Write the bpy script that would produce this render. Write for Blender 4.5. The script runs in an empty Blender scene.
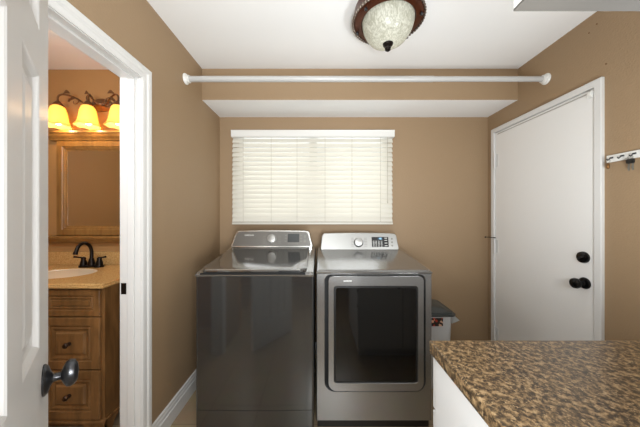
import bpy, bmesh, math, random
from mathutils import Vector, Matrix
random.seed(7)
C = bpy.context.scene.collection
PI = math.pi
# ------------------------------------------------------------------ helpers
def lin(c):
    return tuple(((v/255)/12.92 if v/255 <= .04045 else ((v/255+.055)/1.055)**2.4) for v in c) + (1,)

def mat(name, rgb, rough=.5, metal=0, spec=.5, bump=0, bscale=200, var=0, vscale=4, coat=0, aniso=0, bdist=.002, bdetail=3):
    m = bpy.data.materials.new(name); m.use_nodes = True
    nt = m.node_tree; b = nt.nodes['Principled BSDF']
    b.inputs['Base Color'].default_value = lin(rgb)
    b.inputs['Roughness'].default_value = rough
    b.inputs['Metallic'].default_value = metal
    b.inputs['Specular IOR Level'].default_value = spec
    b.inputs['Coat Weight'].default_value = coat
    tc = nt.nodes.new('ShaderNodeTexCoord')
    if bump:
        n = nt.nodes.new('ShaderNodeTexNoise'); n.inputs['Scale'].default_value = bscale; n.inputs['Detail'].default_value = bdetail
        bp = nt.nodes.new('ShaderNodeBump'); bp.inputs['Strength'].default_value = bump; bp.inputs['Distance'].default_value = bdist
        nt.links.new(tc.outputs['Object'], n.inputs['Vector']); nt.links.new(n.outputs['Fac'], bp.inputs['Height'])
        nt.links.new(bp.outputs['Normal'], b.inputs['Normal'])
    if var:
        n = nt.nodes.new('ShaderNodeTexNoise'); n.inputs['Scale'].default_value = vscale; n.inputs['Detail'].default_value = 5
        mx = nt.nodes.new('ShaderNodeMix'); mx.data_type = 'RGBA'
        c = lin(rgb); mx.inputs[6].default_value = tuple(v*(1-var) for v in c[:3])+(1,); mx.inputs[7].default_value = tuple(min(1, v*(1+var)) for v in c[:3])+(1,)
        nt.links.new(tc.outputs['Object'], n.inputs['Vector']); nt.links.new(n.outputs['Fac'], mx.inputs[0]); nt.links.new(mx.outputs[2], b.inputs['Base Color'])
    return m

def new_obj(name, bm, m, parent=None, smooth=False, shift=None):
    if shift is not None:
        bmesh.ops.translate(bm, verts=bm.verts, vec=-Vector(shift))
    bmesh.ops.recalc_face_normals(bm, faces=bm.faces)
    me = bpy.data.meshes.new(name); bm.to_mesh(me); bm.free()
    for mm in (m if isinstance(m, (list, tuple)) else [m]): me.materials.append(mm)
    if smooth:
        for p in me.polygons: p.use_smooth = True
        me.set_sharp_from_angle(angle=math.radians(38))
    o = bpy.data.objects.new(name, me); C.objects.link(o)
    if parent: o.parent = parent
    return o

def root_loc(p):
    while p.parent: p = p.parent
    return p.location
def part(name, bm, m, parent, smooth=False, label=None):
    """vertices given in world coordinates; parent chain roots are unrotated"""
    o = new_obj(name, bm, m, parent, smooth, shift=root_loc(parent))
    if label: o['label'] = label
    return o
def lpart(name, bm, m, parent, smooth=False, label=None):
    o = new_obj(name, bm, m, parent, smooth)
    if label: o['label'] = label
    return o
def thing(name, label, cat, loc=(0,0,0), rz=0, group=None):
    o = bpy.data.objects.new(name, None); C.objects.link(o); o.empty_display_size = .1
    o.location = loc; o.rotation_euler = (0,0,rz); o['label'] = label; o['category'] = cat
    if group: o['group'] = group
    return o
def struct(name, bm, m, label=None, cat=None, smooth=False):
    o = new_obj(name, bm, m, None, smooth); o['kind'] = 'structure'
    if label: o['label'] = label
    if cat: o['category'] = cat
    return o
def structroot(name, label, cat, loc=(0,0,0), rz=0):
    o = thing(name, label, cat, loc, rz); o['kind'] = 'structure'; return o

def B(): return bmesh.new()
def box(bm, x0, x1, y0, y1, z0, z1, bev=0, seg=2, mi=0):
    x0,x1 = sorted((x0,x1)); y0,y1 = sorted((y0,y1)); z0,z1 = sorted((z0,z1))
    t = bmesh.new()
    bmesh.ops.create_cube(t, size=1)
    for v in t.verts: v.co = Vector(((x0+x1)/2+v.co.x*(x1-x0), (y0+y1)/2+v.co.y*(y1-y0), (z0+z1)/2+v.co.z*(z1-z0)))
    if bev: bmesh.ops.bevel(t, geom=t.edges[:], offset=bev, segments=seg, affect='EDGES', profile=.5)
    for f in t.faces: f.material_index = mi
    merge(bm, t); return bm
def merge(bm, t, M=None):
    if M is not None: bmesh.ops.transform(t, matrix=M, verts=t.verts)
    me = bpy.data.meshes.new('tmp'); t.to_mesh(me); t.free(); bm.from_mesh(me); bpy.data.meshes.remove(me)
def bx(*a, **k): return box(B(), *a, **k)

def loft(bm, rings, caps=True, closed=True, mi=0):
    """rings: lists of equal length of points"""
    vr = [[bm.verts.new(p) for p in r] for r in rings]
    n = len(rings[0])
    for a, b in zip(vr, vr[1:]):
        for i in range(n if closed else n-1):
            j = (i+1) % n
            f = bm.faces.new((a[i], a[j], b[j], b[i])); f.material_index = mi
    if caps:
        for r in (vr[0], vr[-1]):
            f = bm.faces.new(r); f.material_index = mi
    return bm
def lathe(bm, prof, M=Matrix(), n=32, mi=0):
    """prof: (radius, height) along local z, transformed by M"""
    rings = []
    for r, h in prof:
        rings.append([M @ Vector((max(r, 1e-5)*math.cos(2*PI*i/n), max(r, 1e-5)*math.sin(2*PI*i/n), h)) for i in range(n)])
    return loft(bm, rings, True, True, mi)
def axis(p, d, up=(0,0,1)):
    """matrix placing local z along d at p"""
    z = Vector(d).normalized(); u = Vector(up)
    if abs(z.dot(u)) > .98: u = Vector((0,1,0))
    x = u.cross(z).normalized(); y = z.cross(x)
    return Matrix(((x.x,y.x,z.x,p[0]),(x.y,y.y,z.y,p[1]),(x.z,y.z,z.z,p[2]),(0,0,0,1)))
def cyl(bm, p, d, r, L, n=24, r2=None, bev=0):
    r2 = r if r2 is None else r2
    pr = [(r-bev,0),(r,bev),(r2,L-bev),(r2-bev,L)] if bev else [(r,0),(r2,L)]
    return lathe(bm, pr, axis(p, d), n)
def tube(bm, pts, r, n=10, mi=0):
    pts = [Vector(p) for p in pts]; rs = r if isinstance(r, (list,tuple)) else [r]*len(pts)
    rings = []; px = None
    for i, p in enumerate(pts):
        d = (pts[min(i+1,len(pts)-1)] - pts[max(i-1,0)]).normalized()
        if px is None:
            u = Vector((0,0,1)) if abs(d.z) < .9 else Vector((1,0,0))
            px = u.cross(d).normalized()
        else: px = (px - d*px.dot(d)).normalized()
        py = d.cross(px)
        rings.append([p + px*rs[i]*math.cos(2*PI*k/n) + py*rs[i]*math.sin(2*PI*k/n) for k in range(n)])
    return loft(bm, rings, True, True, mi)
def bez(pts, n=8):
    """Catmull-Rom through points"""
    P = [Vector(p) for p in pts]; P = [P[0]*2-P[1]] + P + [P[-1]*2-P[-2]]
    out = []
    for i in range(1, len(P)-2):
        for k in range(n):
            t = k/n; a,b,c,d = P[i-1],P[i],P[i+1],P[i+2]
            out.append(.5*((2*b)+(c-a)*t+(2*a-5*b+4*c-d)*t*t+(3*b-a-3*c+d)*t**3))
    out.append(P[-2]); return out
def rrect(x0, x1, z0, z1, r, n=6):
    """rounded rect outline; r = scalar or (bl, br, tr, tl)"""
    if not isinstance(r, (tuple,list)): r = (r,)*4
    out = []
    for (cx, cz, rr, a0) in ((x0,z0,r[0],PI),(x1,z0,r[1],1.5*PI),(x1,z1,r[2],0),(x0,z1,r[3],.5*PI)):
        sx = 1 if cx == x0 else -1; sz = 1 if cz == z0 else -1
        for k in range(n+1):
            a = a0 + k/n*PI/2
            out.append((cx+sx*rr+rr*math.cos(a), cz+sz*rr+rr*math.sin(a)))
    return out
def plate(bm, ol, y0, y1, mi=0, F=None):
    F = F or (lambda u, v, w: Vector((u, w, v)))
    return loft(bm, [[F(u, v, y0) for u, v in ol], [F(u, v, y1) for u, v in ol]], True, True, mi)
def ring(bm, oo, io, y0, y1, mi=0, F=None):
    F = F or (lambda u, v, w: Vector((u, w, v)))
    R = [[F(u,v,y0) for u,v in oo],[F(u,v,y1) for u,v in oo],[F(u,v,y1) for u,v in io],[F(u,v,y0) for u,v in io]]
    return loft(bm, R + [R[0]], False, True, mi)
def prism(bm, poly, a0, a1, ax='x', mi=0):
    """poly in the plane across ax: x -> (y,z), y -> (x,z), z -> (x,y)"""
    f = {'x': lambda a,p: (a,p[0],p[1]), 'y': lambda a,p: (p[0],a,p[1]), 'z': lambda a,p: (p[0],p[1],a)}[ax]
    return loft(bm, [[f(a0,p) for p in poly],[f(a1,p) for p in poly]], True, True, mi)
def text_obj(name, s, size, M, m, parent, depth=.0004, bold=0):
    cu = bpy.data.curves.new(name, 'FONT'); cu.body = s; cu.size = size; cu.extrude = depth; cu.offset = bold
    cu.align_x = 'CENTER'; cu.align_y = 'CENTER'
    o = bpy.data.objects.new(name, cu)
    C.objects.link(o); bpy.context.view_layer.update()
    me = bpy.data.meshes.new_from_object(o.evaluated_get(bpy.context.evaluated_depsgraph_get()))
    bpy.data.objects.remove(o); bpy.data.curves.remove(cu)
    bm = B(); bm.from_mesh(me); bpy.data.meshes.remove(me)
    bmesh.ops.transform(bm, matrix=M, verts=bm.verts)
    return part(name, bm, m, parent)
def sunk(bm, F, u0, u1, v0, v1, steps):
    """nested rectangles (inset, depth) closed by a middle face; F(u,v,w)"""
    R = [[F(u0+a,v0+a,w),F(u1-a,v0+a,w),F(u1-a,v1-a,w),F(u0+a,v1-a,w)] for a, w in steps]
    vr = [[bm.verts.new(p) for p in r] for r in R]
    for a, b in zip(vr, vr[1:]):
        for i in range(4): bm.faces.new((a[i], a[(i+1)%4], b[(i+1)%4], b[i]))
    bm.faces.new(vr[-1])

# ------------------------------------------------------------------ materials
BWALL = mat('bathroom_warm_tan_paint', (176,134,84), .62, bump=.35, bscale=170, bdist=.0015)
WALL = mat('tan_wall_paint', (153,128,98), .6, bump=.55, bscale=110, bdist=.003)
CEIL = mat('ceiling_white', (240,240,238), .75, bump=.25, bscale=120, bdist=.001)
WHITE = mat('white_trim_paint', (216,215,212), .32, bump=.05, bscale=40)
DOORW = mat('white_door_paint', (232,231,228), .35, bump=.06, bscale=30)
DOORL = mat('white_panel_door_paint', (212,211,209), .35, bump=.06, bscale=30)
CAB = mat('white_cabinet', (224,223,220), .4)
WMET = mat('washer_graphite', (100,101,101), .08, metal=.85, bump=.02, bscale=6)
WLID = mat('washer_lid_gloss', (135,134,132), .08, metal=.85)
WTOP = mat('washer_top_trim', (150,149,146), .2, metal=.8)
DMET = mat('dryer_platinum', (158,158,157), .2, metal=.8, bump=.02, bscale=8)
DPAN = mat('dryer_panel_silver', (166,165,161), .35, metal=.6)
CHR = mat('chrome', (196,195,191), .2, metal=.95)
DIAL = mat('dial_metal', (176,175,171), .38, metal=.6)
BLK = mat('black_plastic', (18,18,18), .35)
GAP = mat('black_gap', (6,6,6), .7)
GREYP = mat('grey_panel_plate', (112,110,106), .28, metal=.5)
DISP = mat('display_glass', (58,60,60), .15)
MARK = mat('printed_marks', (205,205,200), .5)
MARKD = mat('printed_marks_dark', (120,118,112), .5)
GLASSD = mat('dark_door_glass', (12,12,12), .06, coat=.3)
BRZ = mat('oil_rubbed_bronze', (40,34,30), .3, metal=.75)
IRON = mat('satin_dark_nickel', (70,70,72), .28, metal=.85)
BLKM = mat('black_hardware', (20,19,19), .25, metal=.5)
LBR = mat('lamp_brown_metal', (78,38,20), .3, metal=.45, var=.45, vscale=25)
LROPE = mat('lamp_rope_pewter', (120,108,98), .35, metal=.7)
VBR = mat('vanity_light_bronze', (128,92,62), .35, metal=.75)
SINK = mat('cream_porcelain', (240,228,208), .12)
BASEB = WHITE
PLW = mat('white_plastic', (226,225,220), .35)
BINW = mat('bin_pale_grey', (190,191,191), .4)
BINL = mat('bin_lid_grey', (62,66,66), .4)
GRYPIPE = mat('rod_white_enamel', (182,181,178), .3)
BRASS = mat('aged_brass', (120,84,46), .4, metal=.7)
STEEL = mat('key_steel', (130,128,124), .3, metal=.9)
SHAD = mat('bronze_knob', (58,42,32), .4, metal=.6)

def emis(name, rgb, s, base=(0,0,0)):
    m = mat(name, base, .4); b = m.node_tree.nodes['Principled BSDF']
    b.inputs['Emission Color'].default_value = lin(rgb); b.inputs['Emission Strength'].default_value = s
    return m
DIGIT = emis('digit_glow', (170,225,255), 1.1)
DISPB = emis('display_teal_glow', (40,110,150), .35, (10,20,28))

def translucent(name, rgb, fac, rough=.5, em=None, ems=0):
    m = bpy.data.materials.new(name); m.use_nodes = True; nt = m.node_tree
    b = nt.nodes['Principled BSDF']; out = nt.nodes['Material Output']
    b.inputs['Base Color'].default_value = lin(rgb); b.inputs['Roughness'].default_value = rough
    if em: b.inputs['Emission Color'].default_value = lin(em); b.inputs['Emission Strength'].default_value = ems
    t = nt.nodes.new('ShaderNodeBsdfTranslucent'); t.inputs['Color'].default_value = lin(rgb)
    mx = nt.nodes.new('ShaderNodeMixShader'); mx.inputs[0].default_value = fac
    nt.links.new(b.outputs[0], mx.inputs[1]); nt.links.new(t.outputs[0], mx.inputs[2]); nt.links.new(mx.outputs[0], out.inputs['Surface'])
    return m
SLAT = translucent('blind_slat_cream', (233,230,220), .24, .4)
BAG = translucent('bag_plastic', (215,218,218), .5, .3)
SHADE = translucent('amber_glass_shade', (255,224,160), .6, .25, (255,180,70), .12)
BOWL = translucent('etched_glass_bowl', (214,214,200), .35, .18)
nt = BOWL.node_tree; b = nt.nodes['Principled BSDF']
tc = nt.nodes.new('ShaderNodeTexCoord'); mp = nt.nodes.new('ShaderNodeMapping'); mp.inputs['Scale'].default_value = (1,1,.35)
n = nt.nodes.new('ShaderNodeTexNoise'); n.inputs['Scale'].default_value = 85; n.inputs['Detail'].default_value = 2; n.inputs['Distortion'].default_value = 1.5
cr = nt.nodes.new('ShaderNodeValToRGB'); cr.color_ramp.elements[0].position = .42; cr.color_ramp.elements[0].color = lin((150,149,134)); cr.color_ramp.elements[1].position = .6; cr.color_ramp.elements[1].color = lin((205,205,194))
bp = nt.nodes.new('ShaderNodeBump'); bp.inputs['Strength'].default_value = .5; bp.inputs['Distance'].default_value = .004
nt.links.new(tc.outputs['Object'], mp.inputs[0]); nt.links.new(mp.outputs[0], n.inputs[0]); nt.links.new(n.outputs['Fac'], cr.inputs[0]); nt.links.new(cr.outputs[0], b.inputs['Base Color'])
nt.links.new(n.outputs['Fac'], bp.inputs['Height']); nt.links.new(bp.outputs[0], b.inputs['Normal'])

def glassmat():
    m = bpy.data.materials.new('window_glass'); m.use_nodes = True; nt = m.node_tree
    nt.nodes.remove(nt.nodes['Principled BSDF'])
    t = nt.nodes.new('ShaderNodeBsdfTransparent'); g = nt.nodes.new('ShaderNodeBsdfGlossy'); g.inputs['Roughness'].default_value = .02
    mx = nt.nodes.new('ShaderNodeMixShader'); mx.inputs[0].default_value = .08
    nt.links.new(t.outputs[0], mx.inputs[1]); nt.links.new(g.outputs[0], mx.inputs[2]); nt.links.new(mx.outputs[0], nt.nodes['Material Output'].inputs[0])
    return m
GLASS = glassmat()
MIRROR = mat('mirror_silver', (232,230,226), .02, metal=1)

def granite(name, cols, sc=1.0, rough=.28):
    m = bpy.data.materials.new(name); m.use_nodes = True; nt = m.node_tree; b = nt.nodes['Principled BSDF']
    b.inputs['Roughness'].default_value = rough
    tc = nt.nodes.new('ShaderNodeTexCoord')
    def noise(s, d, dist=0, off=0):
        n = nt.nodes.new('ShaderNodeTexNoise'); n.inputs['Scale'].default_value = s*sc; n.inputs['Detail'].default_value = d; n.inputs['Distortion'].default_value = dist
        n.inputs['Roughness'].default_value = .65
        mp = nt.nodes.new('ShaderNodeMapping'); mp.inputs['Location'].default_value = (off,off*2,0); mp.inputs['Rotation'].default_value = (0,0,.6)
        nt.links.new(tc.outputs['Object'], mp.inputs[0]); nt.links.new(mp.outputs[0], n.inputs[0]); return n.outputs['Fac']
    def ramp(src, stops):
        r = nt.nodes.new('ShaderNodeValToRGB'); e = r.color_ramp.elements
        while len(e) < len(stops): e.new(.5)
        for el, (p, c) in zip(e, stops): el.position = p; el.color = c
        nt.links.new(src, r.inputs[0]); return r.outputs[0]
    a = ramp(noise(62, 5, .1), [(.36, lin(cols[0])), (.46, lin(cols[1])), (.54, lin(cols[2])), (.64, lin(cols[3]))])
    d = ramp(noise(80, 4, .2, 5), [(.54, (0,0,0,1)), (.6, (1,1,1,1))])
    mx = nt.nodes.new('ShaderNodeMix'); mx.data_type = 'RGBA'; mx.inputs[7].default_value = lin(cols[4])
    nt.links.new(d, mx.inputs[0]); nt.links.new(a, mx.inputs[6])
    l = ramp(noise(130, 3, .4, 9), [(.6, (0,0,0,1)), (.66, (1,1,1,1))])
    m2 = nt.nodes.new('ShaderNodeMix'); m2.data_type = 'RGBA'; m2.inputs[7].default_value = lin(cols[5])
    nt.links.new(l, m2.inputs[0]); nt.links.new(mx.outputs[2], m2.inputs[6]); nt.links.new(m2.outputs[2], b.inputs['Base Color'])
    return m
GRAN = granite('brown_granite_laminate', [(52,43,34),(88,71,51),(138,112,79),(178,150,112),(58,47,38),(178,152,114)], 1.2)
VTOP = granite('vanity_stone', [(190,148,92),(200,158,100),(206,166,108),(212,174,118),(184,142,88),(216,182,128)], 1.6, .2)

def wood(name, c0, c1, sc=6, rough=.35):
    m = bpy.data.materials.new(name); m.use_nodes = True; nt = m.node_tree; b = nt.nodes['Principled BSDF']
    b.inputs['Roughness'].default_value = rough
    tc = nt.nodes.new('ShaderNodeTexCoord'); mp = nt.nodes.new('ShaderNodeMapping'); mp.inputs['Scale'].default_value = (sc,sc,sc*.18)
    n = nt.nodes.new('ShaderNodeTexNoise'); n.inputs['Scale'].default_value = 4; n.inputs['Detail'].default_value = 7; n.inputs['Distortion'].default_value = .6
    r = nt.nodes.new('ShaderNodeValToRGB'); r.color_ramp.elements[0].position = .3; r.color_ramp.elements[0].color = lin(c0); r.color_ramp.elements[1].position = .7; r.color_ramp.elements[1].color = lin(c1)
    nt.links.new(tc.outputs['Object'], mp.inputs[0]); nt.links.new(mp.outputs[0], n.inputs[0]); nt.links.new(n.outputs['Fac'], r.inputs[0]); nt.links.new(r.outputs[0], b.inputs['Base Color'])
    return m
VWOOD = wood('vanity_brown_wood', (100,70,38), (144,104,62))
MWOOD = wood('mirror_honey_wood', (128,90,46), (156,116,64))

def tile():
    m = bpy.data.materials.new('beige_floor_tile'); m.use_nodes = True; nt = m.node_tree; b = nt.nodes['Principled BSDF']
    b.inputs['Roughness'].default_value = .3
    tc = nt.nodes.new('ShaderNodeTexCoord'); mp = nt.nodes.new('ShaderNodeMapping'); mp.inputs['Rotation'].default_value = (0,0,0); mp.inputs['Location'].default_value = (.07,.13,0)
    k = nt.nodes.new('ShaderNodeTexBrick'); k.offset = 0; k.inputs['Scale'].default_value = 1; k.inputs['Brick Width'].default_value = .33; k.inputs['Row Height'].default_value = .33; k.inputs['Mortar Size'].default_value = .004
    k.inputs['Color1'].default_value = lin((178,156,124)); k.inputs['Color2'].default_value = lin((170,149,118)); k.inputs['Mortar'].default_value = lin((150,130,102))
    n = nt.nodes.new('ShaderNodeTexNoise'); n.inputs['Scale'].default_value = 9; n.inputs['Detail'].default_value = 6
    mx = nt.nodes.new('ShaderNodeMix'); mx.data_type = 'RGBA'; mx.blend_type = 'MULTIPLY'; mx.inputs[0].default_value = .35
    nt.links.new(tc.outputs['Object'], mp.inputs[0]); nt.links.new(mp.outputs[0], k.inputs[0]); nt.links.new(tc.outputs['Object'], n.inputs[0])
    nt.links.new(k.outputs['Color'], mx.inputs[6]); nt.links.new(n.outputs['Color'], mx.inputs[7]); nt.links.new(mx.outputs[2], b.inputs['Base Color'])
    return m
TILE = tile()
# label on the bin
LAB = mat('bin_sticker', (190,80,60), .4); nt = LAB.node_tree; b = nt.nodes['Principled BSDF']
tc = nt.nodes.new('ShaderNodeTexCoord'); v = nt.nodes.new('ShaderNodeTexVoronoi'); v.inputs['Scale'].default_value = 55
r = nt.nodes.new('ShaderNodeValToRGB'); r.color_ramp.interpolation = 'CONSTANT'; e = r.color_ramp.elements; e.new(.4); e.new(.7)
for el, (p, c) in zip(e, ((0,(30,28,28)),(.3,(190,60,40)),(.5,(214,170,140)),(.8,(40,36,34)))): el.position = p; el.color = lin(c)
sp = nt.nodes.new('ShaderNodeSeparateColor')
nt.links.new(tc.outputs['Object'], v.inputs[0]); nt.links.new(v.outputs['Color'], sp.inputs[0]); nt.links.new(sp.outputs[0], r.inputs[0]); nt.links.new(r.outputs[0], b.inputs['Base Color'])

# ------------------------------------------------------------------ dimensions
XL, XR, YB, ZC, YF = -.923, 1.570, 2.298, 2.440, .11
XW = XL - .104                   # bathroom face of the left wall
BX0, BY1, BY0 = -2.75, 1.96, .10
HY = -1.7                        # back of the hall behind the camera
# ------------------------------------------------------------------ shell
f = bx(BX0-.1, XR+.1, HY-.1, YB+.12, -.1, 0); struct('floor', f, TILE, 'beige square tiled floor', 'floor')
f = bx(BX0-.1, XR+.1, HY-.1, YB+.12, ZC, ZC+.1); struct('ceiling', f, CEIL, 'smooth white ceiling', 'ceiling')
# left wall with the bathroom doorway
DY0, DY1, DZ = .60, 1.283, 2.005
f = B(); box(f, XW, XL, DY1, YB, 0, ZC); box(f, XW, XL, BY0, DY0, 0, ZC); box(f, XW, XL, DY0, DY1, DZ, ZC)
struct('wall_left', f, WALL, 'tan textured wall with the bathroom doorway', 'wall')
# right wall with the exterior door opening
EY0, EY1, EZ = 1.385, 2.195, 2.020
f = B(); box(f, XR, XR+.12, EY1, YB+.12, 0, ZC); box(f, XR, XR+.12, HY, EY0, 0, ZC); box(f, XR, XR+.12, EY0, EY1, EZ, ZC)
struct('wall_right', f, WALL, 'tan textured wall around the white exterior door', 'wall')
# back wall with window opening
WX0, WX1, WZ0, WZ1 = -.76, .65, 1.24, 2.02
f = B(); box(f, XW, WX0, YB, YB+.12, 0, ZC); box(f, WX1, XR, YB, YB+.12, 0, ZC); box(f, WX0, WX1, YB, YB+.12, 0, WZ0); box(f, WX0, WX1, YB, YB+.12, WZ1, ZC)
struct('wall_back', f, WALL, 'tan wall behind the laundry machines', 'wall')
# soffit
f = bx(XL, XR, 1.949, YB, 2.194, ZC)
for fc in f.faces:
    if fc.calc_center_median().z < 2.2: fc.material_index = 1
struct('wall_soffit', f, [WALL, CEIL], 'dropped soffit with tan face and white underside above the window', 'soffit')
# front wall beside the doorway the photo was taken through
f = bx(.36, XR, -.01, YF-.001, 0, ZC); struct('wall_front', f, WALL, 'tan wall behind the counter', 'wall')
# hall behind, with an opening added to let light in
f = B(); box(f, BX0, XR, HY-.1, HY, 0, .9); box(f, BX0, XR, HY-.1, HY, 2.2, ZC); box(f, BX0, -1.0, HY-.1, HY, .9, 2.2); box(f, 1.1, XR, HY-.1, HY, .9, 2.2)
struct('wall_hall', f, WALL, 'tan wall of the hall behind the camera with an opening added to let light in', 'wall')
# bathroom
f = B(); box(f, BX0, XW, BY1, BY1+.1, 0, ZC); struct('wall_bathroom_back', f, BWALL, 'tan bathroom wall behind the mirror', 'wall')
f = B(); box(f, BX0-.1, BX0, HY, BY1+.1, 0, ZC); struct('wall_bathroom_left', f, BWALL, 'far left tan bathroom wall', 'wall')
f = B(); box(f, BX0, XL, BY0-.1, BY0, 0, ZC); struct('wall_bathroom_front', f, BWALL, 'tan bathroom wall opposite the mirror', 'wall')

# ------------------------------------------------------------------ casing / jamb of the bathroom doorway
def casing_profile(w, t):
    # across width u (0 inner..w outer), thickness
    return [(0,0),(0,t*.45),(w*.08,t*.55),(w*.16,t*.62),(w*.45,t*.62),(w*.52,t*.8),(w*.62,t),(w*.94,t),(w,t*.9),(w,0)]
def casing(bm, wallx, sgn, y0, y1, ztop, w, t, legs=(1,1)):
    """mitred casing on a wall x=const; sgn = direction it stands out"""
    pr = casing_profile(w, t)
    P = [[(wallx+sgn*d, y0-u, 0) for u, d in pr], [(wallx+sgn*d, y0-u, ztop+u) for u, d in pr],
         [(wallx+sgn*d, y1+u, ztop+u) for u, d in pr], [(wallx+sgn*d, y1+u, 0) for u, d in pr]]
    return loft(bm, P)
tr = structroot('trim_1', 'white moulded casing and jamb around the bathroom doorway', 'door frame', (XL, DY1, 0))
part('casing', casing(B(), XL, 1, DY0, DY1, DZ, .060, .016), WHITE, tr)
part('casing', casing(B(), XW, -1, DY0, DY1, DZ, .060, .016), WHITE, tr)
f = B(); jt = .004
# jamb liner (slightly inside the opening) and the stop
box(f, XW, XL, DY1-jt, DY1, 0, DZ-jt); box(f, XW, XL, DY0, DY0+jt, 0, DZ-jt); box(f, XW, XL, DY0, DY1, DZ-jt, DZ)
part('jamb', f, WHITE, tr)
f = B(); sx0, sx1 = XW+.042, XW+.075
box(f, sx0, sx1, DY1-jt-.011, DY1-jt, 0, DZ-jt-.011, .002); box(f, sx0, sx1, DY0+jt, DY0+jt+.011, 0, DZ-jt-.011, .002); box(f, sx0, sx1, DY0+jt, DY1-jt, DZ-jt-.011, DZ-jt, .002)
part('door_stop', f, WHITE, tr)
f = bx(XW+.003, XW+.030, DY1-jt-.0025, DY1-jt, .880, .938, .001); box(f, XW+.010, XW+.022, DY1-jt-.0032, DY1-jt-.002, .895, .923)
part('strike_plate', f, BRZ, tr, label='dark bronze strike plate')

# baseboards: profile (height, thickness)
def bboard(bm, p0, p1, nrm, h=.132, t=.016):
    pr = [(0,0),(0,t),(h*.62,t),(h*.66,t*.72),(h*.80,t*.72),(h*.84,t*.5),(h*.95,t*.5),(h,t*.15),(h,0)]
    n = Vector(nrm)
    return loft(bm, [[Vector(p)+n*d+Vector((0,0,z)) for z, d in pr] for p in (p0, p1)])
struct('baseboard_left', bboard(B(), (XL,DY1+.062,0), (XL,YB,0), (1,0,0)), BASEB, 'white stepped baseboard along the left wall', 'baseboard')
struct('baseboard_back', bboard(B(), (XL+.017,YB,0), (XR,YB,0), (0,-1,0), .10), BASEB, 'white baseboard along the back wall', 'baseboard')
struct('baseboard_right', bboard(B(), (XR,.78,0), (XR,1.34,0), (-1,0,0)), BASEB, 'white baseboard right of the exterior door', 'baseboard')
struct('baseboard_bathroom', bboard(B(), (BX0,BY1,0), (XW,BY1,0), (0,-1,0), .099), BASEB, 'white baseboard at the back of the bathroom', 'baseboard')

# ------------------------------------------------------------------ exterior door on the right wall
d = structroot('door_1', 'flat white exterior door with black knob and deadbolt in a white frame on right wall', 'door', (XR, 1.40, 0))
f = B()
# flat casing with square edges, mitred
def flatcas(bm, y0, y1, zt, w, t):
    pr = [(0,0),(0,t-.002),(.003,t),(w-.003,t),(w,t-.002),(w,0)]
    P = [[(XR-dd, y0-u, 0) for u, dd in pr],[(XR-dd, y0-u, zt+u) for u, dd in pr],[(XR-dd, y1+u, zt+u) for u, dd in pr],[(XR-dd, y1+u, 0) for u, dd in pr]]
    return loft(bm, P)
part('casing', flatcas(f, 1.396, 2.192, 2.012, .038, .019), WHITE, d)
f = B(); box(f, XR-.018, XR+.1, EY0+.001, 1.3945, 0, 2.011); box(f, XR-.018, XR+.1, 2.1935, EY1-.001, 0, 2.011); box(f, XR-.018, XR+.1, EY0+.001, EY1-.001, 2.0125, EZ-.001)
part('jamb', f, WHITE, d)
part('door_leaf', bx(XR-.008, XR+.036, 1.3985, 2.189, .008, 2.008, .0015), DOORW, d)
for zc in (1.763, 1.01, .238):
    f = B(); cyl(f, (XR-.020, 2.180, zc-.062), (0,0,1), .008, .124, 14); cyl(f, (XR-.020, 2.180, zc+.062), (0,0,1), .0065, .008, 12, .003); cyl(f, (XR-.020, 2.180, zc-.070), (0,0,1), .003, .008, 12, .0065)
    box(f, XR-.0105, XR-.0075, 2.150, 2.186, zc-.055, zc+.055)
    h = part('hinge', f, WHITE, d)
    if zc == 1.01:
        f = B(); tube(f, [(XR-.026,2.18,zc+.075),(XR-.055,2.19,zc+.077),(XR-.075,2.2,zc+.077)], .003, 8); cyl(f, (XR-.080,2.203,zc+.077), (-.03,.01,0), .006, .010, 10); cyl(f, (XR-.02,2.18,zc+.07),(0,0,1),.009,.009,12)
        part('hinge_stop', f, BRZ, h, label='dark hinge pin stop')
def knobprof(s=1): return [(.033*s,0),(.034*s,.004),(.030*s,.011),(.016*s,.014),(.0125*s,.022),(.0125*s,.032),(.020*s,.038),(.028*s,.046),(.0305*s,.056),(.028*s,.066),(.018*s,.073),(0,.0745)]
f = B(); lathe(f, knobprof(), axis((XR-.0082,1.450,.889), (-1,0,0)), 32); cyl(f, (XR-.0082-.0745,1.450,.889),(-1,0,0),.007,.002,12)
part('door_knob', f, BLKM, d, True, 'black round door knob')
f = B(); lathe(f, [(.033,0),(.034,.005),(.031,.015),(.024,.018),(0,.019)], axis((XR-.0082,1.455,1.040), (-1,0,0)), 32)
db = part('deadbolt', f, BLKM, d, True, 'black round deadbolt')
f = B(); plate(f, rrect(1.437,1.473,-.005,.005,.004,4), XR-.036, XR-.026, F=lambda u,v,w: Vector((w,1.455+(u-1.455)*math.cos(.5)-v*math.sin(.5),1.040-(u-1.455)*math.sin(.5)-v*math.cos(.5))))
part('thumb_turn', f, IRON, db)
# weather strip catch at the top near corner
f = bx(XR-.024, XR-.008, 1.402, 1.428, 1.960, 1.996, .002); box(f, XR-.027, XR-.023, 1.406, 1.424, 1.966, 1.990, .001)
part('door_sensor', f, PLW, d)
f = bx(XR-.0115, XR-.008, 1.42, 2.16, 1.988, 1.994); part('weather_strip', f, mat('strip_grey',(170,166,158),.6), d)

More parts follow.
